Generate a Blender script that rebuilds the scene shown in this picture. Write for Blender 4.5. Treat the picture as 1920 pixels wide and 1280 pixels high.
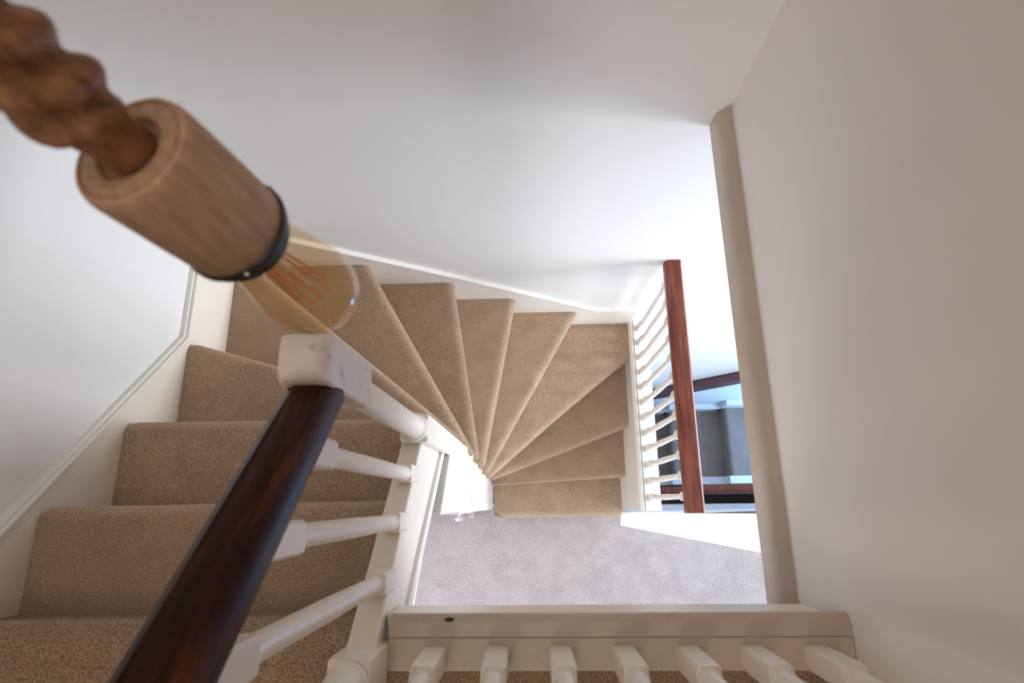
import bpy, bmesh, math
from mathutils import Matrix, Vector
from math import sin, cos, pi, radians

sc = bpy.context.scene
for o in list(bpy.data.objects):
    bpy.data.objects.remove(o, do_unlink=True)
col = sc.collection

# ------------------------------------------------------------------ camera
F_PX = 1062.069
cam_d = bpy.data.cameras.new('camera')
cam = bpy.data.objects.new('camera', cam_d); col.objects.link(cam)
cam_d.sensor_width = 36.0
cam_d.lens = F_PX / 1920 * 36.0
cam_d.clip_start = 0.01
M3 = Matrix(((0.9994452, 0.01768811, 0.02822086),
             (-0.00933423, 0.96212175, -0.27246029),
             (-0.03197121, 0.27204571, 0.96175307)))
cam.matrix_world = M3.to_4x4()
cam_d.dof.use_dof = True
cam_d.dof.focus_distance = 1.9
cam_d.dof.aperture_fstop = 6.5
sc.camera = cam

# ------------------------------------------------------------------ exposure, world, lights
sc.view_settings.view_transform = 'Standard'
sc.view_settings.look = 'None'
sc.view_settings.exposure = 0.1
sc.view_settings.gamma = 1.0
sc.view_settings.use_curve_mapping = False
w = bpy.data.worlds.new('world'); sc.world = w; w.use_nodes = True
w.node_tree.nodes['Background'].inputs[0].default_value = (0.75, 0.85, 1.0, 1)
w.node_tree.nodes['Background'].inputs[1].default_value = 0.4


def area(name, loc, target, sx, sy, power, color):
    d = bpy.data.lights.new(name, 'AREA'); d.shape = 'RECTANGLE'; d.size = sx; d.size_y = sy
    d.energy = power; d.color = color
    o = bpy.data.objects.new(name, d); col.objects.link(o); o.location = loc
    o.rotation_euler = (Vector(target) - Vector(loc)).to_track_quat('-Z', 'Y').to_euler()
    return o


area('daylight_corridor_window', (3.12, -0.95, -2.35), (-1, -0.95, -2.6), 1.1, 1.5, 72, (0.70, 0.82, 1.0))
well = area('daylight_stairwell_window', (3.12, 0.35, -2.05), (0.2, 0.55, -2.65), 0.8, 0.9, 24, (0.88, 0.93, 1.0))
well.data.spread = radians(75)
overhead = area('overhead_fill', (-0.32, 0.05, 1.40), (-0.32, 0.05, 0.0), 1.1, 1.3, 3.5, (1.0, 0.91, 0.82))  # added fill over the treads; the ceiling has no opening here
overhead.data.spread = radians(100)
area('upper_fill', (-0.72, -2.1, 0.20), (0.0, 0.9, -0.5), 0.5, 1.0, 9, (1.0, 0.89, 0.79))  # added fill for camera-facing sides and right wall; no window here
area('daylight_corridor_end', (-0.75, -2.1, -2.65), (0.45, 0.3, -3.1), 0.7, 1.1, 28, (0.93, 0.94, 1.0))
area('daylight_ground_floor', (2.6, 0.35, -5.0), (0.6, 0.8, -4.2), 0.6, 0.8, 27, (0.24, 0.50, 1.0))

# ------------------------------------------------------------------ dimensions (metres, camera at the origin)
R = 0.21
Z1 = -1.0055


def zt(k):
    return Z1 - R * (k - 1)


ZF = zt(14)
XL, XS, YB, XR = -1.0372, -0.285, 0.909, 0.5404
WL = -1.057          # face of the left wall
WR = 0.505           # face of the right wall, upper floor

# ------------------------------------------------------------------ materials
def mat(name, color, rough=0.5, metal=0.0, spec=0.5):
    m = bpy.data.materials.new(name); m.use_nodes = True
    b = m.node_tree.nodes['Principled BSDF']
    b.inputs['Base Color'].default_value = (*color, 1)
    b.inputs['Roughness'].default_value = rough
    b.inputs['Metallic'].default_value = metal
    b.inputs['Specular IOR Level'].default_value = spec
    return m


def nd(m, t, **kw):
    n = m.node_tree.nodes.new(t)
    for k, v in kw.items():
        setattr(n, k, v)
    return n


def lk(m, a, b):
    m.node_tree.links.new(a, b)


def ramp(m, fac, stops):
    r = nd(m, 'ShaderNodeValToRGB')
    e = r.color_ramp.elements
    while len(e) < len(stops):
        e.new(0.5)
    for i, (p, c) in enumerate(stops):
        e[i].position = p; e[i].color = (*c, 1)
    lk(m, fac, r.inputs[0])
    return r.outputs[0]


def noise(m, scale, detail=2, rough=0.5, vec=None, stretch=None):
    n = nd(m, 'ShaderNodeTexNoise')
    n.inputs['Scale'].default_value = scale
    n.inputs['Detail'].default_value = detail
    n.inputs['Roughness'].default_value = rough
    tc = nd(m, 'ShaderNodeTexCoord')
    src = tc.outputs['Object']
    if stretch:
        mp = nd(m, 'ShaderNodeMapping'); mp.inputs['Scale'].default_value = stretch
        lk(m, src, mp.inputs[0]); src = mp.outputs[0]
    lk(m, src, n.inputs['Vector'])
    return n.outputs['Fac']


def mixc(m, fac, a, b, mode='MIX'):
    x = nd(m, 'ShaderNodeMix', data_type='RGBA', blend_type=mode)
    if isinstance(fac, float):
        x.inputs[0].default_value = fac
    else:
        lk(m, fac, x.inputs[0])
    for i, s in ((6, a), (7, b)):
        if isinstance(s, tuple):
            x.inputs[i].default_value = (*s, 1)
        else:
            lk(m, s, x.inputs[i])
    return x.outputs[2]


def bump(m, h, strength, dist):
    b = nd(m, 'ShaderNodeBump')
    b.inputs['Strength'].default_value = strength
    b.inputs['Distance'].default_value = dist
    lk(m, h, b.inputs['Height'])
    lk(m, b.outputs[0], m.node_tree.nodes['Principled BSDF'].inputs['Normal'])


def carpet(name, dark, light, scale=330.0):
    m = mat(name, light, 0.95, spec=0.1)
    P = m.node_tree.nodes['Principled BSDF']
    fine = noise(m, scale, 3, 0.65)
    c = ramp(m, fine, [(0.30, dark), (0.68, light)])
    blot = noise(m, 9.0, 4, 0.6)
    b = ramp(m, blot, [(0.3, (0.80, 0.80, 0.80)), (0.7, (1.0, 1.0, 1.0))])
    lk(m, mixc(m, 1.0, c, b, 'MULTIPLY'), P.inputs['Base Color'])
    P.inputs['Sheen Weight'].default_value = 0.7
    P.inputs['Sheen Roughness'].default_value = 0.5
    P.inputs['Sheen Tint'].default_value = (*light, 1)
    bump(m, fine, 0.9, 0.004)
    return m


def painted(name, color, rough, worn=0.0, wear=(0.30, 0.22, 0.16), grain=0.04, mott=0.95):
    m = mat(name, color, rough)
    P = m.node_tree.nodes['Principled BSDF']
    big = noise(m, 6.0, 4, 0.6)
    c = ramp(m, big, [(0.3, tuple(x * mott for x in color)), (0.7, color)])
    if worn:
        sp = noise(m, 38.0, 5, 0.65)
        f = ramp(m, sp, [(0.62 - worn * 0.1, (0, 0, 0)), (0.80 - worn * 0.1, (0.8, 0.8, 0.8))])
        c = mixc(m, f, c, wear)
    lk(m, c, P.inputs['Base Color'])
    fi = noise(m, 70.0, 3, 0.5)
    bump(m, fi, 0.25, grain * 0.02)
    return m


CARPET = carpet('carpet_brown', (0.23, 0.142, 0.086), (0.72, 0.518, 0.362))
CARPET_FLOOR = carpet('carpet_landing_daylit', (0.27, 0.228, 0.215), (0.68, 0.605, 0.595), 260.0)  # same carpet as the steps, cool daylight put into its paler colour
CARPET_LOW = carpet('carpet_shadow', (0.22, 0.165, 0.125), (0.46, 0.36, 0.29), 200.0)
CARPET_TOP = carpet('carpet_upper_landing', (0.12, 0.070, 0.040), (0.55, 0.385, 0.26), 300.0)
WALL = painted('wall_emulsion', (0.76, 0.745, 0.725), 0.7, mott=0.985)
WALL_WARM = painted('wall_emulsion_right', (0.84, 0.775, 0.72), 0.65, mott=0.985)
PAINT = painted('white_gloss_paint', (0.82, 0.785, 0.725), 0.32)
PAINT_WARM_LIT = painted('warm_lit_gloss_paint', (0.85, 0.765, 0.665), 0.34)  # same gloss paint as PAINT, warm upper light put into its colour
PAINT_WORN = painted('white_gloss_paint_worn', (0.78, 0.67, 0.59), 0.42, 0.45, (0.22, 0.15, 0.12), 0.2)
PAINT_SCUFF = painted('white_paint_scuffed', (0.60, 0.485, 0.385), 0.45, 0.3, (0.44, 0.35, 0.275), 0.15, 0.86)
CHIP = mat('paint_chip', (0.06, 0.045, 0.035), 0.7)


def wood(name, dark, mid, light, rough, stretch, scale=9.0, spec=0.4):
    m = mat(name, mid, rough, spec=spec)
    P = m.node_tree.nodes['Principled BSDF']
    n = noise(m, scale, 6, 0.62, stretch=stretch)
    lk(m, ramp(m, n, [(0.30, dark), (0.52, mid), (0.74, light)]), P.inputs['Base Color'])
    bump(m, n, 0.15, 0.002)
    return m


WOOD_DARK = wood('dark_stained_wood', (0.012, 0.005, 0.004), (0.034, 0.011, 0.008), (0.12, 0.034, 0.016), 0.42, (9, 1.2, 1.2), 6.0, 0.18)
WOOD_RED = wood('red_mahogany', (0.10, 0.022, 0.012), (0.22, 0.052, 0.028), (0.33, 0.10, 0.055), 0.35, (14, 0.9, 6), 7.0)
WOOD_LAMP = wood('turned_oak', (0.38, 0.220, 0.132), (0.50, 0.305, 0.190), (0.59, 0.38, 0.25), 0.55, (30, 30, 4), 6.0, 0.3)
WOOD_STEM = wood('turned_oak_stem', (0.12, 0.046, 0.016), (0.27, 0.115, 0.046), (0.42, 0.21, 0.10), 0.45, (30, 30, 6), 5.0, 0.35)
WOOD_RAIL = wood('worn_dark_handrail', (0.012, 0.005, 0.004), (0.036, 0.011, 0.008), (0.13, 0.036, 0.016), 0.40, (9, 1.2, 1.2), 6.0, 0.13)
_P = WOOD_RAIL.node_tree.nodes['Principled BSDF']
_src = _P.inputs['Base Color'].links[0].from_socket
_f = ramp(WOOD_RAIL, noise(WOOD_RAIL, 34.0, 5, 0.7, stretch=(1.4, 0.7, 0.7)), [(0.66, (0, 0, 0)), (0.76, (0.9, 0.9, 0.9))])
lk(WOOD_RAIL, mixc(WOOD_RAIL, _f, _src, (0.30, 0.15, 0.055)), _P.inputs['Base Color'])
MAROON = mat('maroon_paint', (0.085, 0.035, 0.040), 0.4)
BLACK = mat('black_metal', (0.012, 0.012, 0.013), 0.3)
CHROME = mat('chrome', (0.75, 0.77, 0.80), 0.18, 1.0)
FILAMENT = mat('copper_filament', (0.85, 0.30, 0.06), 0.35, 0.3)
CLEAR_ROD = mat('glass_support', (0.85, 0.66, 0.40), 0.15)


def bulb_glass():
    m = bpy.data.materials.new('amber_bulb_glass'); m.use_nodes = True
    nt = m.node_tree; nt.nodes.clear()
    out = nd(m, 'ShaderNodeOutputMaterial')
    tr = nd(m, 'ShaderNodeBsdfTransparent'); tr.inputs[0].default_value = (0.96, 0.88, 0.74, 1)
    gl = nd(m, 'ShaderNodeBsdfGlossy'); gl.inputs['Roughness'].default_value = 0.03
    gl.inputs[0].default_value = (1, 1, 1, 1)
    df = nd(m, 'ShaderNodeBsdfTranslucent'); df.inputs[0].default_value = (0.90, 0.62, 0.30, 1)
    fr = nd(m, 'ShaderNodeFresnel'); fr.inputs[0].default_value = 1.35
    m1 = nd(m, 'ShaderNodeMixShader'); m1.inputs[0].default_value = 0.10
    lk(m, tr.outputs[0], m1.inputs[1]); lk(m, df.outputs[0], m1.inputs[2])
    m2 = nd(m, 'ShaderNodeMixShader')
    ge = nd(m, 'ShaderNodeNewGeometry'); iv = nd(m, 'ShaderNodeMath', operation='MULTIPLY_ADD')
    iv.inputs[1].default_value = -1; iv.inputs[2].default_value = 1
    lk(m, ge.outputs['Backfacing'], iv.inputs[0])
    mu = nd(m, 'ShaderNodeMath', operation='MULTIPLY'); lk(m, fr.outputs[0], mu.inputs[0]); lk(m, iv.outputs[0], mu.inputs[1])
    lk(m, mu.outputs[0], m2.inputs[0]); lk(m, m1.outputs[0], m2.inputs[1]); lk(m, gl.outputs[0], m2.inputs[2])
    lk(m, m2.outputs[0], out.inputs[0])
    return m


GLASS = bulb_glass()

# ------------------------------------------------------------------ mesh helpers
def obj(name, bm, m, parent=None, smooth=None, kind=None, label=None, bevel=None):
    bmesh.ops.recalc_face_normals(bm, faces=bm.faces)
    me = bpy.data.meshes.new(name); bm.to_mesh(me); bm.free()
    me.materials.append(m)
    o = bpy.data.objects.new(name, me); col.objects.link(o)
    if parent:
        o.parent = parent
        o.matrix_parent_inverse = parent.matrix_basis.inverted()
    if smooth is not None:
        for p in me.polygons:
            p.use_smooth = True
        me.set_sharp_from_angle(angle=radians(smooth))
    if bevel:
        b = o.modifiers.new('bevel', 'BEVEL'); b.width = bevel; b.segments = 3; b.limit_method = 'ANGLE'
        b.angle_limit = radians(35); b.harden_normals = False
        for p in me.polygons:
            p.use_smooth = True
        me.set_sharp_from_angle(angle=radians(40))
    if kind:
        o['kind'] = kind
    if label:
        o['label'] = label
    return o


def thing(name, label, cat, loc, group=None):
    o = bpy.data.objects.new(name, None); col.objects.link(o)
    o.empty_display_size = 0.05
    o.location = loc
    bpy.context.view_layer.update()
    o['label'] = label; o['category'] = cat
    if group:
        o['group'] = group
    return o


def box(bm, x0, x1, y0, y1, z0, z1):
    v = [bm.verts.new((x, y, z)) for x in (x0, x1) for y in (y0, y1) for z in (z0, z1)]
    for f in ((0, 1, 3, 2), (4, 6, 7, 5), (0, 4, 5, 1), (2, 3, 7, 6), (0, 2, 6, 4), (1, 5, 7, 3)):
        bm.faces.new([v[i] for i in f])
    return v


def boxes(*bs):
    bm = bmesh.new()
    for b in bs:
        box(bm, *b)
    return bm


def loft(bm, rings, cap=True):
    vs = [[bm.verts.new(p) for p in r] for r in rings]
    n = len(vs[0])
    for a, b in zip(vs, vs[1:]):
        for i in range(n):
            j = (i + 1) % n
            bm.faces.new((a[i], a[j], b[j], b[i]))
    if cap:
        bm.faces.new(vs[0]); bm.faces.new(vs[-1])
    return vs


def prism_x(bm, poly, x0, x1):      # polygon of (y, z)
    loft(bm, [[(x0, y, z) for y, z in poly], [(x1, y, z) for y, z in poly]])


def prism_y(bm, poly, y0, y1):      # polygon of (x, z)
    loft(bm, [[(x, y0, z) for x, z in poly], [(x, y1, z) for x, z in poly]])


def prism_z(bm, poly, z0, z1):
    loft(bm, [[(x, y, z0) for x, y in poly], [(x, y, z1) for x, y in poly]])


def lathe(bm, cx, cy, prof, n=32, cap=True):   # prof of (r, z)
    loft(bm, [[(cx + r * cos(2 * pi * i / n), cy + r * sin(2 * pi * i / n), z) for i in range(n)] for r, z in prof], cap)


def sq_ring(cx, cy, h, z, n=32, p=1.0):
    # p = 1 square, p = 0 circle of radius h
    out = []
    for i in range(n):
        a = 2 * pi * (i + 0.5) / n
        c, s = cos(a), sin(a)
        k = 1.0 / max(abs(c), abs(s))
        r = h * (p * k + (1 - p))
        out.append((cx + r * c, cy + r * s, z))
    return out


def post(bm, cx, cy, secs, n=32):   # secs: (z, half, squareness)
    loft(bm, [sq_ring(cx, cy, h, z, n, p) for z, h, p in secs])


def sweep(bm, path, prof, up=Vector((0, 0, 1)), cap=True):
    """prof points (side, height) swept along path of Vectors"""
    rings = []
    for i, p in enumerate(path):
        a = path[max(i - 1, 0)]; b = path[min(i + 1, len(path) - 1)]
        d = (b - a).normalized()
        s = d.cross(up).normalized(); u = s.cross(d).normalized()
        rings.append([tuple(p + s * q[0] + u * q[1]) for q in prof])
    loft(bm, rings, cap)


def V(*a):
    return Vector(a)


# ------------------------------------------------------------------ carpeted steps
PROF = [(0.040, 0.0), (0.024, 0.0005), (0.013, 0.004), (0.005, 0.011), (0.001, 0.020), (0.0, 0.028),
        (0.003, 0.040), (0.010, 0.055), (0.018, 0.080), (0.022, 0.120)]


def step_bm(A, B, back, ztop, zbot, insA=0.016, insB=0.006, seg=14, bow=0.0, bm=None, rr=0.032):
    bm = bm or bmesh.new()
    A, B = Vector(A), Vector(B); back = [Vector(p) for p in back]
    ab = (B - A).normalized()
    n = Vector((-ab.y, ab.x))
    cen = sum(back, Vector((0, 0))) / len(back)
    if n.dot(cen - A) < 0:
        n = -n
    tA = (back[-1] - A).normalized(); tB = (back[0] - B).normalized()

    def ends(d):
        sA = min(d / max(tA.dot(n), 0.15), 0.08); sB = min(d / max(tB.dot(n), 0.15), 0.08)
        e = max(0.0, 1 - d / rr) ** 2.2
        return A + tA * sA + ab * insA * e, B + tB * sB - ab * insB * e
    rows = []
    prof = ([(0.062, 0.0), (0.050, 0.0)] if rr > 0.04 else []) + PROF + [(0.022, ztop - zbot)]
    for j, (d, dz) in enumerate(prof):
        a, b = ends(d)
        if dz > 0.04:
            a = A + tA * min(d / max(tA.dot(n), 0.15), 0.08); b = B + tB * min(d / max(tB.dot(n), 0.15), 0.08)
        r = []
        for i in range(seg + 1):
            t = i / seg
            p = a.lerp(b, t) - n * (bow * sin(pi * t)) if dz < 0.1 else a.lerp(b, t)
            r.append(bm.verts.new((p.x, p.y, ztop - dz)))
        rows.append(r)
    for r0, r1 in zip(rows, rows[1:]):
        for i in range(seg):
            bm.faces.new((r0[i], r0[i + 1], r1[i + 1], r1[i]))
    bt = [bm.verts.new((p.x, p.y, ztop)) for p in back]
    bb = [bm.verts.new((p.x, p.y, zbot)) for p in back]
    bm.faces.new(rows[0] + bt)
    bm.faces.new(rows[-1] + bb)
    for i in range(len(back) - 1):
        bm.faces.new((bt[i], bt[i + 1], bb[i + 1], bb[i]))
    bm.faces.new([r[-1] for r in rows] + [bb[0], bt[0]])
    bm.faces.new([r[0] for r in rows] + [bb[-1], bt[-1]])
    return bm


# ================================================================== SETTING
def struct(name, bm, m, label, **kw):
    o = obj(name, bm, m, kind='structure', label=label, **kw)
    return o


# upper landing floor: carpet with a rolled nosing at the top of the stair
bm = step_bm((XL, -0.187), (XS, -0.1805), [(XS, -2.2), (WL, -2.2), (WL, -0.30)], Z1, Z1 - 0.235, insA=0.0)
box(bm, -0.290, WR, -2.2, -0.250, Z1 - 0.235, Z1 + 0.002)
struct('floor', bm, CARPET_TOP, 'brown carpeted upper landing floor at the stair head')
struct('floor_lower', boxes((-1.25, 3.2, -2.2, -0.075, ZF - 0.22, ZF), (-1.25, 0.57, -0.076, YB, ZF - 0.22, ZF - 0.001)),
       CARPET_FLOOR, 'carpeted floor of the lower landing at the stair foot, daylight in its pale colour')
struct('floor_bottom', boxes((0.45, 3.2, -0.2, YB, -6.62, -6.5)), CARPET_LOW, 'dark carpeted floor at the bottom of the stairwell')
struct('wall_left', boxes((WL - 0.12, WL, -2.3, YB + 0.1, -6.5, 1.45)), WALL, 'smooth white wall along the upper flight')
struct('wall_back', boxes((WL - 0.12, 3.3, YB + 0.012, YB + 0.13, -6.6, 1.45)), WALL, 'white wall behind the winding steps')
struct('wall_right', boxes((WR, WR + 0.11, -2.3, YB + 0.1, -1.19, 1.45)), WALL_WARM, 'plain off-white wall above the moulded trim')
struct('wall_front', boxes((WL - 0.12, 3.3, -2.32, -2.2, -3.9, 1.45)), WALL, 'white wall at the landing end')
struct('wall_right_lower', boxes((3.2, 3.32, -2.3, -1.55, -6.6, -1.1), (3.2, 3.32, -0.35, -0.1, -6.6, -1.1), (3.2, 3.32, 0.8, YB + 0.1, -6.6, -1.1),
                                 (3.2, 3.32, -1.55, -0.35, -6.6, -3.15), (3.2, 3.32, -1.55, -0.35, -1.55, -1.1),
                                 (3.2, 3.32, -0.1, 0.8, -6.6, -3.6), (3.2, 3.32, -0.1, 0.8, -1.55, -1.1)), WALL, 'white lower wall with two window openings')
struct('wall_well', boxes((0.57, 3.2, -0.19, -0.069, -6.6, ZF - 0.05), (0.63, 3.2, -0.07, -0.034, -6.5, -5.0)), WALL, 'white wall of the stairwell below the lower landing')
struct('ceiling', boxes((WL - 0.12, WR + 0.11, -2.3, YB + 0.1, 1.42, 1.5)), WALL, 'white ceiling over the upper landing')
struct('ceiling_lower', boxes((WR + 0.02, 3.3, -2.3, YB + 0.1, -1.262, -1.192), (WL, WR + 0.02, -2.3, -0.215, -1.30, -1.245)), WALL,
       'white ceiling of the lower landing')
for i, (y0, y1, z0, z1) in enumerate(((-1.55, -0.35, -3.15, -1.55), (-0.1, 0.8, -3.6, -1.55))):
    t = 0.05
    ym = (y0 + y1) / 2; zm = (z0 + z1) / 2
    win = struct('window_%d' % (i + 1), boxes((3.22, 3.28, y0, y0 + t, z0, z1), (3.22, 3.28, y1 - t, y1, z0, z1), (3.22, 3.28, y0, y1, z0, z0 + t),
                 (3.22, 3.28, y0, y1, z1 - t, z1), (3.23, 3.27, y0, y1, zm - .02, zm + .02)), PAINT, 'white sash window lighting the lower landing')

struct('window_3', boxes((-1.04, -0.99, -2.2, -2.16, -3.25, -2.05), (-0.46, -0.41, -2.2, -2.16, -3.25, -2.05), (-0.99, -0.46, -2.2, -2.16, -3.25, -3.20),
                          (-0.99, -0.46, -2.2, -2.16, -2.10, -2.05)), PAINT, 'white window frame at the corridor end of the lower landing')
# moulded trim along the bottom edge of the right wall
prof = [(WR + 0.004, -1.186), (WR - 0.010, -1.189), (WR - 0.022, -1.199), (WR - 0.029, -1.212), (WR - 0.031, -1.225), (WR - 0.031, -1.262),
        (WR + 0.004, -1.262)]
bm = bmesh.new(); prism_y(bm, prof, -0.205, YB + 0.012)
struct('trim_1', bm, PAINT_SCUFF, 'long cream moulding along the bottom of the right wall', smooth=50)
# painted edge board of the lower landing floor
bm = bmesh.new(); prism_z(bm, [(0.5555, -0.0690), (1.60, -0.0835), (1.60, -0.352), (0.5555, -0.148)], ZF - 0.05, ZF + 0.004)
struct('trim_2', bm, PAINT, 'wedge shaped white edge board where the lower landing meets the stairwell', bevel=0.004)

bm = bmesh.new(); prism_z(bm, [(1.05, -0.0775), (1.60, -0.0640), (1.60, -0.0840)], ZF - 0.04, ZF + 0.007)
obj('edge_strip', bm, MAROON, bpy.data.objects['trim_2'], label='thin maroon strip along the edge board')
# edge boards of the upper landing
LX0, LX1 = -0.2335, 0.5045
edge = struct('trim_3', boxes((LX0 - 0.008, 0.476, -0.196, -0.1780, -1.110, -1.020)), PAINT_WARM_LIT, 'painted fascia board under the upper landing edge', bevel=0.002)
bm = bmesh.new()
prof = [(-0.2090, Z1 - 0.030), (-0.2090, Z1 + 0.001), (-0.192, Z1 + 0.001), (-0.186, Z1 - 0.0002), (-0.181, Z1 - 0.0025), (-0.177, Z1 - 0.006), (-0.1748, Z1 - 0.010),
        (-0.1755, Z1 - 0.014), (-0.180, Z1 - 0.018), (-0.190, Z1 - 0.030)]
prism_x(bm, prof, LX0, LX1)
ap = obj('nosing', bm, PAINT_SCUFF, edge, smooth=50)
bm = bmesh.new(); prism_z(bm, [(-0.012 + 0.150 * 0 - 0.124 + 0.013 * cos(a) * (1 + .2 * sin(3 * a)) * .6, -0.1830 + 0.0030 * sin(a)) for a in [2 * pi * i / 10 for i in range(10)]], Z1 - 0.004, Z1 + 0.0016)
obj('paint_chip', bm, CHIP, edge, label='small dark chip in the cream paint')
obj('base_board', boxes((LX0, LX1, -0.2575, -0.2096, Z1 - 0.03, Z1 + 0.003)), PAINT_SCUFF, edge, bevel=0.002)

# cupboard wall and door under the flight
pan_top = lambda y: -1.46 - (y + 0.03) * 0.95
bm = bmesh.new()
prism_x(bm, [(-0.046, ZF), (0.186, ZF), (0.186, pan_top(0.186)), (-0.025, pan_top(-0.025))], -0.262, -0.226)
wp = struct('wall_cupboard', bm, PAINT, 'white panelled cupboard end beneath the upper flight')
for y0, y1, d in ((-0.025, -0.004, 0.004), (-0.019, -0.013, 0.0054), (0.090, 0.127, 0.004), (0.096, 0.103, 0.0054), (0.114, 0.121, 0.0054)):
    bm = bmesh.new(); prism_x(bm, [(y0, ZF), (y1, ZF), (y1, pan_top(y1) + 0.0), (y0, pan_top(y0) + 0.0)], -0.228, -0.226 + d)
    obj('architrave_bead', bm, PAINT, wp)
door = struct('door_1', boxes((-0.98, -0.262, -0.042, -0.004, ZF + 0.01, -2.17)), PAINT, 'white cupboard door under the upper flight', bevel=0.003)
struct('wall_cupboard_side', boxes((WL, -0.982, -0.028, 0.03, ZF, -1.7), (-0.982, -0.262, -0.028, 0.03, -2.165, -1.7)), WALL, 'white cupboard front around the door')
bm = bmesh.new()
n = 20
loft(bm, [[(-0.332 + r * cos(2 * pi * i / n), y - 0.0225, -2.735 + r * sin(2 * pi * i / n)) for i in range(n)] for r, y in
          ((0.020, -0.020), (0.020, -0.024), (0.008, -0.027), (0.0075, -0.040), (0.012, -0.044), (0.021, -0.049), (0.023, -0.054), (0.019, -0.060), (0.008, -0.063))])
obj('door_knob', bm, CHROME, door, smooth=40, label='round polished chrome door knob')
bm = boxes((-0.290, -0.264, -0.047, -0.042, -2.80, -2.70), (-0.286, -0.282, -0.064, -0.047, -2.757, -2.749), (-0.272, -0.268, -0.064, -0.047, -2.757, -2.749),
           (-0.289, -0.265, -0.068, -0.064, -2.759, -2.747))
obj('latch', bm, CHROME, door, label='small chrome latch beside the knob')

# ================================================================== WINDING STAIRCASE
stair = thing('winding_staircase', 'winding staircase of brown carpeted steps with white painted strings', 'staircase', (0.1, 0.4, ZF))
N = {2: ((XL, -0.0012), (XS, 0.0053)), 3: ((XL, 0.2094), (XS, 0.2083)), 4: ((XL, 0.483), (XS, 0.240)), 5: ((XL, 0.868), (-0.2285, 0.2077)),
     6: ((-0.628, YB), (-0.2174, 0.1985)), 7: ((-0.3164, YB), (-0.2045, 0.1902)), 8: ((-0.0534, YB), (-0.1908, 0.1779)), 9: ((0.2498, YB), (-0.1786, 0.1576)),
     10: ((XR, 0.7235), (-0.1779, 0.1343)), 11: ((XR, 0.388), (-0.1790, 0.1215)), 12: ((XR, 0.1297), (-0.1820, 0.1085)), 13: ((XR, -0.0887), (-0.220, -0.0887))}


def ext(k, e):
    A, B = Vector(N[k][0]), Vector(N[k][1])
    return tuple(B + (B - A).normalized() * e)


o = 0.032
T = {
    2: [(XS, -0.1805 - o), (XL, -0.187 - o)],
    3: [(XS, 0.0053 - o), (XL, -0.0012 - o)],
    4: [(XS, 0.2083 - o), (XL, 0.2094 - o)],
    5: [(-0.285, 0.190), (XS, 0.235 - o), (XL, 0.483 - o)],
    6: [(-0.270, 0.160), (-0.270, 0.215), (XL, 0.868 - 0.05), (XL, YB)],
    7: [(-0.262, 0.150), (-0.262, 0.200), (-0.628 - 0.045, YB)],
    8: [(-0.255, 0.14), (-0.25, 0.195), (-0.3164 - 0.04, YB)],
    9: [(-0.25, 0.13), (-0.25, 0.19), (-0.0534 - 0.04, YB)],
    10: [(-0.25, 0.12), (-0.25, 0.18), (0.2498 - 0.045, YB), (XR, YB)],
    11: [(-0.25, 0.11), (-0.25, 0.16), (XR, 0.7235 + 0.05)],
    12: [(-0.25, 0.10), (-0.25, 0.15), (XR, 0.388 + 0.04)],
    13: [(-0.225, 0.13), (XR, 0.1297 + 0.035)],
}
for k in range(2, 14):
    A = N[k][0]
    e = 0.0 if k in (2, 3, 4, 13) else 0.035
    B = ext(k, e)
    zb = zt(k + 1) - 0.02 if k < 13 else ZF
    insB = 0.004 if k < 4 else (0.012 if k < 13 else 0.060)
    bow = {12: 0.006, 10: -0.008, 4: 0.01}.get(k, 0.0)
    obj('step', step_bm(A, B, T[k], zt(k), zb, insA=0.022 if k < 5 else 0.006, insB=insB, bow=bow, rr=0.032 if k < 13 else 0.058), CARPET, stair, smooth=55)

# wall string on the left, moulded top edge
path = [(-0.30, -0.8935), (-0.036, -1.152), (0.487, -1.630), (YB + 0.012, -1.628)]
bm = bmesh.new()
low = [(YB + 0.012, -2.3), (0.487, -2.1), (-0.30, -1.35)]
prism_x(bm, path + low, WL - 0.004, XL)
obj('wall_string', bm, PAINT_WARM_LIT, stair)


def ribbon(bm, path, x0, x1, up0, up1):
    # path of (y,z) offset upward along the local normal
    def off(p, h):
        out = []
        for i, (y, z) in enumerate(p):
            a = Vector(p[max(i - 1, 0)]); b = Vector(p[min(i + 1, len(p) - 1)])
            if 0 < i < len(p) - 1:
                d1 = (Vector(p[i]) - a).normalized(); d2 = (b - Vector(p[i])).normalized()
                n1 = Vector((-d1.y, d1.x)); n2 = Vector((-d2.y, d2.x))
                m = (n1 + n2).normalized(); m = m / m.dot(n1)
            else:
                d = (b - a).normalized(); m = Vector((-d.y, d.x))
            out.append((y + m.x * h, z + m.y * h))
        return out
    prism_x(bm, off(path, up1) + off(path, up0)[::-1], x0, x1)


bm = bmesh.new()
ribbon(bm, path, WL - 0.004, XL + 0.005, -0.004, 0.006)
ribbon(bm, path, WL - 0.004, XL - 0.005, 0.0055, 0.013)
obj('string_moulding', bm, PAINT, stair, bevel=0.002)

# wall string along the back
bpath = [(XL, -1.660), (-0.955, -1.745), (-0.856, -1.834), (-0.3085, -2.206), (0.342, -2.680), (XR, -2.690)]
bm = bmesh.new()
prism_y(bm, bpath + [(XR, -3.4), (XL, -2.6)], YB, YB + 0.02)
obj('wall_string', bm, PAINT, stair)
bm = bmesh.new()
prism_y(bm, [(x, z + 0.014) for x, z in bpath] + [(x, z - 0.008) for x, z in bpath[::-1]], YB - 0.006, YB + 0.02)
obj('string_moulding', bm, PAINT, stair, bevel=0.003)

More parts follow.
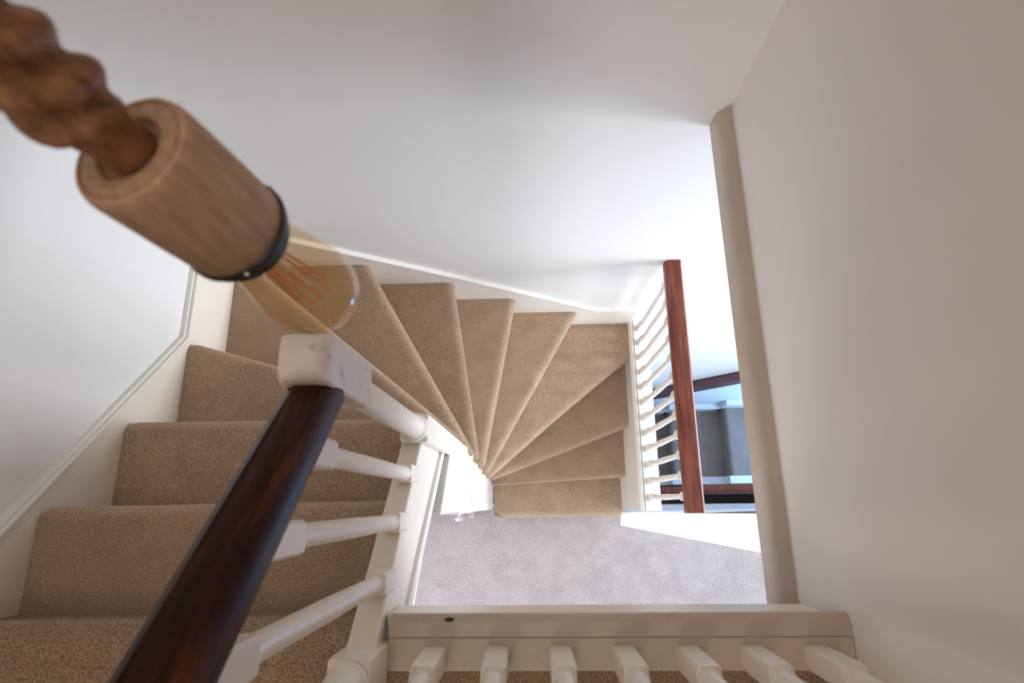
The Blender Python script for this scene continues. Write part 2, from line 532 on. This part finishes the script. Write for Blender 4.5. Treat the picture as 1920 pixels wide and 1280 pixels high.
# outer string of the upper flight
bm = bmesh.new()
top = lambda y: -1.155 - (y + 0.005) * 0.945
prism_x(bm, [(-0.222, top(-0.222)), (0.150, top(0.150)), (0.150, top(0.150) - 0.262), (-0.222, top(-0.222) - 0.215)], -0.289, -0.243)
obj('outer_string', bm, PAINT_WARM_LIT, stair, bevel=0.004)
bm = bmesh.new()
bl = lambda y: -1.302 - (y + 0.066) * 1.18
prism_x(bm, [(-0.222, bl(-0.222)), (0.150, bl(0.150)), (0.150, bl(0.150) - 0.04), (-0.222, bl(-0.222) - 0.04)], -0.289, -0.2335)
obj('string_bead', bm, PAINT, stair, bevel=0.002)
bm = bmesh.new()
prism_x(bm, [(-0.0285, pan_top(-0.0285) + 0.022), (0.1275, pan_top(0.1275) + 0.022), (0.1275, pan_top(0.1275) - 0.06), (-0.0285, pan_top(-0.0285) - 0.06)], -0.262, -0.2205)
obj('string_bead', bm, PAINT, stair, bevel=0.002)
# inner filler between string and newel foot, soffit under flight
bm = bmesh.new()
prism_x(bm, [(-0.222, -1.36), (0.10, -1.66), (0.10, -1.70), (-0.222, -1.40)], WL, -0.27)
obj('soffit', bm, PAINT, stair)

# right-hand string with a moulded cap, carrying the lower balustrade
ZC = -2.862
yc0, yc1 = -0.0475, YB + 0.012
obj('outer_string', boxes((XR, 0.618, yc0, yc1, -6.5, ZC - 0.035)), PAINT, stair)
bm = bmesh.new()
prism_y(bm, [(0.531, ZC - 0.036), (0.531, ZC - 0.024), (0.538, ZC - 0.016), (0.538, ZC - 0.004), (0.542, ZC), (0.549, ZC), (0.549, ZC - 0.006), (0.553, ZC - 0.006), (0.553, ZC + 0.002), (0.560, ZC + 0.002), (0.560, ZC - 0.004), (0.626, ZC - 0.004), (0.630, ZC - 0.004), (0.630, ZC - 0.036)], yc0, yc1)
obj('string_cap', bm, PAINT, stair, smooth=30)

# ================================================================== UPPER STAIR BALUSTRADE
sb = thing('stair_balustrade', 'balustrade with dark brown handrail and white newels beside the upper flight', 'balustrade', (-0.262, 0.0, -1.15))
NX, NY = -0.255, 0.160
bm = bmesh.new()
h = 0.0315
post(bm, NX, NY, [(ZF, h, 1), (-1.262, h, 1), (-1.250, h * 0.99, 0.9), (-1.246, h * 1.0, 0.0), (-1.236, h * 1.0, 0), (-1.230, h * 0.84, 0),
                  (-1.224, h * 0.88, 0), (-1.216, h * 0.76, 0), (-1.0, h * 0.76, 0), (-0.81, h * 0.72, 0), (-0.797, h * 0.80, 0), (-0.790, h * 0.74, 0),
                  (-0.786, h * 0.70, 0.0)], 64)
npost = obj('newel_post', bm, PAINT_WARM_LIT, sb, smooth=35, label='white newel post at the turn of the stair')
bm = bmesh.new()
post(bm, NX, NY, [(-0.7865, h * 0.80, 0.0), (-0.784, h, 0.9), (-0.772, h, 1), (-0.66, h, 1), (-0.640, h * 0.99, 0.96), (-0.624, h * 0.955, 0.88), (-0.613, h * 0.87, 0.82), (-0.607, h * 0.74, 0.76),
                  (-0.603, h * 0.5, 0.6), (-0.602, h * 0.15, 0.3)], 64)
obj('newel_cap', bm, PAINT_WORN, npost, smooth=35, label='worn rounded newel cap with chipped paint')
LNX, LNY = -0.2655, -0.2480
h2 = 0.0325
bm = bmesh.new()
post(bm, LNX, LNY, [(-1.30, h2, 1), (-0.912, h2, 1), (-0.904, h2 * .99, 0.9), (-0.902, h2 * .92, 0.0), (-0.892, h2 * .98, 0), (-0.886, h2 * .88, 0), (-0.878, h2 * .92, 0),
                    (-0.870, h2 * .80, 0), (-0.60, h2 * .82, 0), (-0.44, h2 * .80, 0), (-0.43, h2 * .95, 0), (-0.42, h2, 1), (-0.14, h2, 1), (-0.12, h2 * .9, .9), (-0.11, h2 * .5, .6)], 64)
obj('newel_post', bm, PAINT_WARM_LIT, sb, smooth=35, label='white turned newel post at the stair head')


def baluster_bm(cx, cy, z0, z1, b0, b1, h=0.018, tr=0.0145):
    """square foot block z0..b0, turned shaft, square head block b1..z1"""
    bm = bmesh.new()
    post(bm, cx, cy, [(z0, h, 1), (b0 - 0.006, h, 1), (b0, h * .97, .8), (b0 + .001, h * .93, 0), (b0 + .006, h * .97, 0), (b0 + .010, h * .80, 0), (b0 + .015, h * .88, 0),
                      (b0 + .019, tr * .93, 0), ((b0 + b1) / 2, tr, 0), (b1 - .012, tr * .93, 0), (b1 - .008, h * .93, 0), (b1 - .001, h * .93, 0), (b1, h * .97, .8), (b1 + .006, h, 1),
                      (z1, h, 1)], 32)
    return bm


rail_z = lambda y: -0.632 - (y - 0.13) * 0.95
for yb in (0.058, -0.034, -0.128):
    zs = top(yb)
    obj('baluster', baluster_bm(-0.2575, yb, zs - 0.03, rail_z(yb) - 0.02, zs + 0.045, {0.058: -0.714, -0.034: -0.631}.get(yb, -0.547)), PAINT_WARM_LIT, sb, smooth=35)
# handrail
RP = [(-0.031, -0.024), (-0.0325, -0.012), (-0.030, 0.004), (-0.022, 0.014), (-0.010, 0.0185), (0.006, 0.0176), (0.0098, 0.0166), (0.0112, 0.0176), (0.0126, 0.0176), (0.0138, 0.0156), (0.0158, 0.0138),
      (0.0205, 0.0103), (0.0255, 0.0065), (0.029, 0.001), (0.0310, -0.006), (0.0315, -0.014), (0.031, -0.021), (0.028, -0.028), (-0.026, -0.028)]
bm = bmesh.new()
sweep(bm, [V(-0.2550, y, rail_z(y) - 0.018) for y in (0.137, 0.08, 0.0, -0.1, -0.218)], RP)
obj('handrail', bm, WOOD_RAIL, sb, smooth=62, label='dark brown varnished handrail with worn spots')

# ================================================================== UPPER LANDING BALUSTRADE
lb = thing('landing_balustrade', 'row of warm-lit balusters along the upper landing edge', 'balustrade', (0.14, -0.2385, Z1))
for u in range(7):
    cx = -0.1575 + u * 0.1001
    obj('baluster', baluster_bm(cx, -0.2385, Z1 - 0.01, -0.17, -0.888, -0.30), PAINT_WARM_LIT, lb, smooth=35)
bm = bmesh.new()
sweep(bm, [V(LNX + 0.02, -0.2385, -0.165), V(0.1, -0.2385, -0.165), V(WR, -0.2385, -0.165)], RP)
obj('handrail', bm, WOOD_DARK, lb, smooth=28)

# ================================================================== LOWER (WINDER) BALUSTRADE
wb = thing('winder_balustrade', 'level balustrade with red mahogany handrail and white balusters by the lower winders', 'balustrade', (0.585, 0.43, ZC))
ZQ = -2.10
for i in range(12):
    cy = 0.868 - 0.0776 * i
    bm = bmesh.new()
    cx = 0.585; hh = 0.0165
    post(bm, cx, cy, [(ZC, hh, 1), (ZC + .085, hh, 1), (ZC + .09, hh * .95, .5), (ZC + .095, hh * .75, 0), (ZC + .105, hh * .95, 0), (ZC + .118, hh * .72, 0), (ZC + .30, hh * .80, 0),
                      (ZC + .45, hh * .68, 0), (ZC + .56, hh * .62, 0), (ZC + .575, hh * .95, 0), (ZC + .585, hh * .7, 0), (ZC + .595, hh * .95, .5), (ZC + .60, hh, 1), (ZQ - .03, hh, 1)], 24)
    obj('baluster', bm, PAINT, wb, smooth=35)
bm = bmesh.new()
prism_y(bm, [(0.551, ZQ - .045), (0.551, ZQ - .020), (0.556, ZQ - .014), (0.556, ZQ - .006), (0.562, ZQ), (0.608, ZQ), (0.6145, ZQ - .006), (0.6145, ZQ - .045)], -0.044, YB + 0.012)
obj('handrail', bm, WOOD_RED, wb, smooth=30)

# ================================================================== LOWER STAIRCASE IN THE WELL
ls = thing('lower_staircase', 'shadowed grey brown carpeted flight seen down the stairwell', 'staircase', (1.6, 0.5, -6.4))
g2 = 0.50
ZA = -5.83
nos = {}
for j in range(-1, 4):
    x = 1.432 + 0.495 * j * 1.0
    zz = ZA + 0.21 * j
    y0, y1 = 0.222, 0.872
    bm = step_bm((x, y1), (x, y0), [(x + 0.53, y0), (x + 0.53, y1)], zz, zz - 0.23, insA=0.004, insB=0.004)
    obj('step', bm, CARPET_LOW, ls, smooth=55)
    obj('string_block', boxes((x - 0.03, x + 0.50, 0.872, YB + 0.012, zz - 0.2, zz + 0.16)), PAINT, ls)
    obj('string_block', boxes((x - 0.03, x + 0.50, 0.150, 0.221, zz - 0.2, zz + 0.03)), PAINT, ls)
bm = bmesh.new()
sweep(bm, [V(0.9, 0.075, -5.30), V(1.15, 0.077, -5.2), V(1.9, 0.094, -4.9), V(2.6, 0.1, -4.62)], [(a * 1.25, b * 1.3) for a, b in RP])
obj('handrail', bm, WOOD_RED, ls, smooth=28)
for j in range(14):
    x = 1.0 + 0.1 * j
    obj('baluster', baluster_bm(x, 0.088, -6.45, -5.28 + 0.4 * (x - 0.95), -6.2, -5.40 + 0.4 * (x - 0.95)), PAINT, ls, smooth=35)
obj('floor_string', boxes((0.62, 3.0, 0.06, 0.125, -6.5, -6.42)), PAINT, ls)
wr = obj('wall_handrail', bmesh.new(), MAROON)
bpy.data.objects.remove(wr)
bm = bmesh.new()
sweep(bm, [V(0.62, YB - 0.025, -5.47), V(1.0766, YB - 0.025, -4.8904), V(1.624, YB - 0.025, -4.195), V(2.2, YB - 0.025, -3.46)],
      [(-0.022, -0.065), (-0.03, -0.045), (-0.03, 0.045), (-0.022, 0.065), (0.03, 0.065), (0.03, -0.065)])
wr = obj('wall_handrail', bm, MAROON, smooth=40)
wr['label'] = 'maroon rail fixed along the wall above the shadowed lower flight'; wr['category'] = 'handrail'

# ================================================================== PENDANT LAMP
P1 = V(-0.1784, 0.1547, -0.2161); P3 = V(-0.1500, 0.1440, -0.3654)
ax = (P3 - P1).normalized()
lamp = thing('pendant_lamp', 'hanging lamp with twisted wooden stem and bare amber bulb', 'pendant lamp', tuple(P1))
s_ = ax.cross(V(0, 1, 0)).normalized(); u_ = s_.cross(ax).normalized()


def axring(t, r, n=40, fn=None):
    c = P1 + ax * t
    return [tuple(c + (s_ * cos(a) + u_ * sin(a)) * (r if fn is None else fn(a, t) )) for a in [2 * pi * i / n for i in range(n)]]


def axlathe(prof, n=40, cap=True):
    bm = bmesh.new(); loft(bm, [axring(t, r, n) for t, r in prof], cap); return bm


RS = 0.0305
obj('lampholder', axlathe([(0.004, 0.010), (0.003, RS * .50), (0.0, RS * .56), (0.0, RS * .80), (0.0015, RS * .83), (0.0015, RS * .86), (0.0, RS * .89), (0.001, RS * .95), (0.004, RS * .99), (0.009, RS), (0.020, RS), (0.045, RS), (0.0705, RS * 0.985), (0.072, RS * .95), (0.072, 0.01)]),
    WOOD_LAMP, lamp, smooth=35, label='plain turned wooden lampholder')
ring = obj('shade_ring', axlathe([(0.0700, 0.012), (0.0700, RS * 1.0), (0.0708, RS * 1.035), (0.0735, RS * 1.035), (0.0745, RS * 0.98), (0.0790, RS * 0.96), (0.0800, RS * 0.86),
                                  (0.0860, RS * 0.84), (0.0870, RS * .76), (0.0870, 0.012)]), BLACK, lamp, smooth=35, label='black ring at the lampholder mouth')
for a in (0.95, -1.15, 2.9):
    c = P1 + ax * 0.0722 + (s_ * cos(a) + u_ * sin(a)) * RS * 1.03
    bm = bmesh.new(); bmesh.ops.create_icosphere(bm, subdivisions=2, radius=0.0014, matrix=Matrix.Translation(c))
    obj('screw', bm, CHROME, ring, smooth=60)


def twist(a, t):
    # barley twist: two-start rope, thinning into a neck above the lampholder
    base = 0.0165
    amp = 0.0048
    k = 2 * pi / 0.021
    blend = min(1.0, max(0.0, (-t - 0.012) / 0.014))
    r = base + amp * cos(1 * (a - k * t))
    lobes = 0.0172 + 0.0036 * (abs(cos(a - 0.5 * k * t + 0.6)) * 2 - 1)
    return 0.0125 * (1 - blend) + lobes * blend


rings = []
for i in range(120):
    t = 0.002 - 0.30 * i / 119
    rings.append(axring(t, 0, 40, twist))
bm = bmesh.new(); loft(bm, rings)
obj('twisted_stem', bm, WOOD_STEM, lamp, smooth=60, label='twisted turned wooden stem')
bm = bmesh.new(); lathe(bm, *(P1 + ax * -0.296).xy, [(0.003, -0.296 + P1.z + 0.59), (0.003, 1.42)], 12)
c0 = P1 + ax * -0.296
bm.free(); bm = bmesh.new(); lathe(bm, c0.x, c0.y, [(0.004, c0.z - 0.005), (0.004, 1.40), (0.04, 1.402), (0.04, 1.42)], 16)
obj('flex', bm, BLACK, lamp, smooth=30, label='thin black flex to the ceiling')
BG = [(0.084, 0.0215), (0.090, 0.0222), (0.098, 0.0235), (0.108, 0.0255), (0.120, 0.0282), (0.132, 0.0308), (0.143, 0.0322), (0.153, 0.0322), (0.163, 0.0305), (0.172, 0.0265), (0.179, 0.0205),
      (0.184, 0.0125), (0.1862, 0.005), (0.1865, 0.001)]
bulb = obj('bulb', axlathe(BG, 48, False), GLASS, lamp, smooth=80, label='clear amber glass bulb')
sub = bulb.modifiers.new('sub', 'SUBSURF'); sub.levels = 1; sub.render_levels = 2


def tube(bm, pts, r, n=8):
    rings = []
    for i, p in enumerate(pts):
        d = (pts[min(i + 1, len(pts) - 1)] - pts[max(i - 1, 0)]).normalized()
        a = d.cross(V(0.3, 0.9, 0.1)).normalized(); b = d.cross(a)
        rings.append([tuple(p + a * r * cos(2 * pi * j / n) + b * r * sin(2 * pi * j / n)) for j in range(n)])
    loft(bm, rings)


obj('glass_support', axlathe([(0.080, 0.009), (0.092, 0.0065), (0.100, 0.0028), (0.140, 0.0022), (0.148, 0.0026), (0.150, 0.001)], 16), CLEAR_ROD, bulb, smooth=50)
bm = bmesh.new()
pts = []
nf = 10
for i in range(nf):
    a = 2 * pi * i / nf
    ra, rb = 0.0075, 0.0125
    lo = P1 + ax * 0.106 + (s_ * cos(a) + u_ * sin(a)) * ra
    hi = P1 + ax * 0.150 + (s_ * cos(a) + u_ * sin(a)) * rb
    pts += ([lo, hi] if i % 2 == 0 else [hi, lo])
fine = []
for a, b in zip(pts, pts[1:]):
    fine += [a.lerp(b, t / 4) for t in range(4)]
tube(bm, fine, 0.00075)
obj('filament', bm, FILAMENT, bulb, smooth=60)
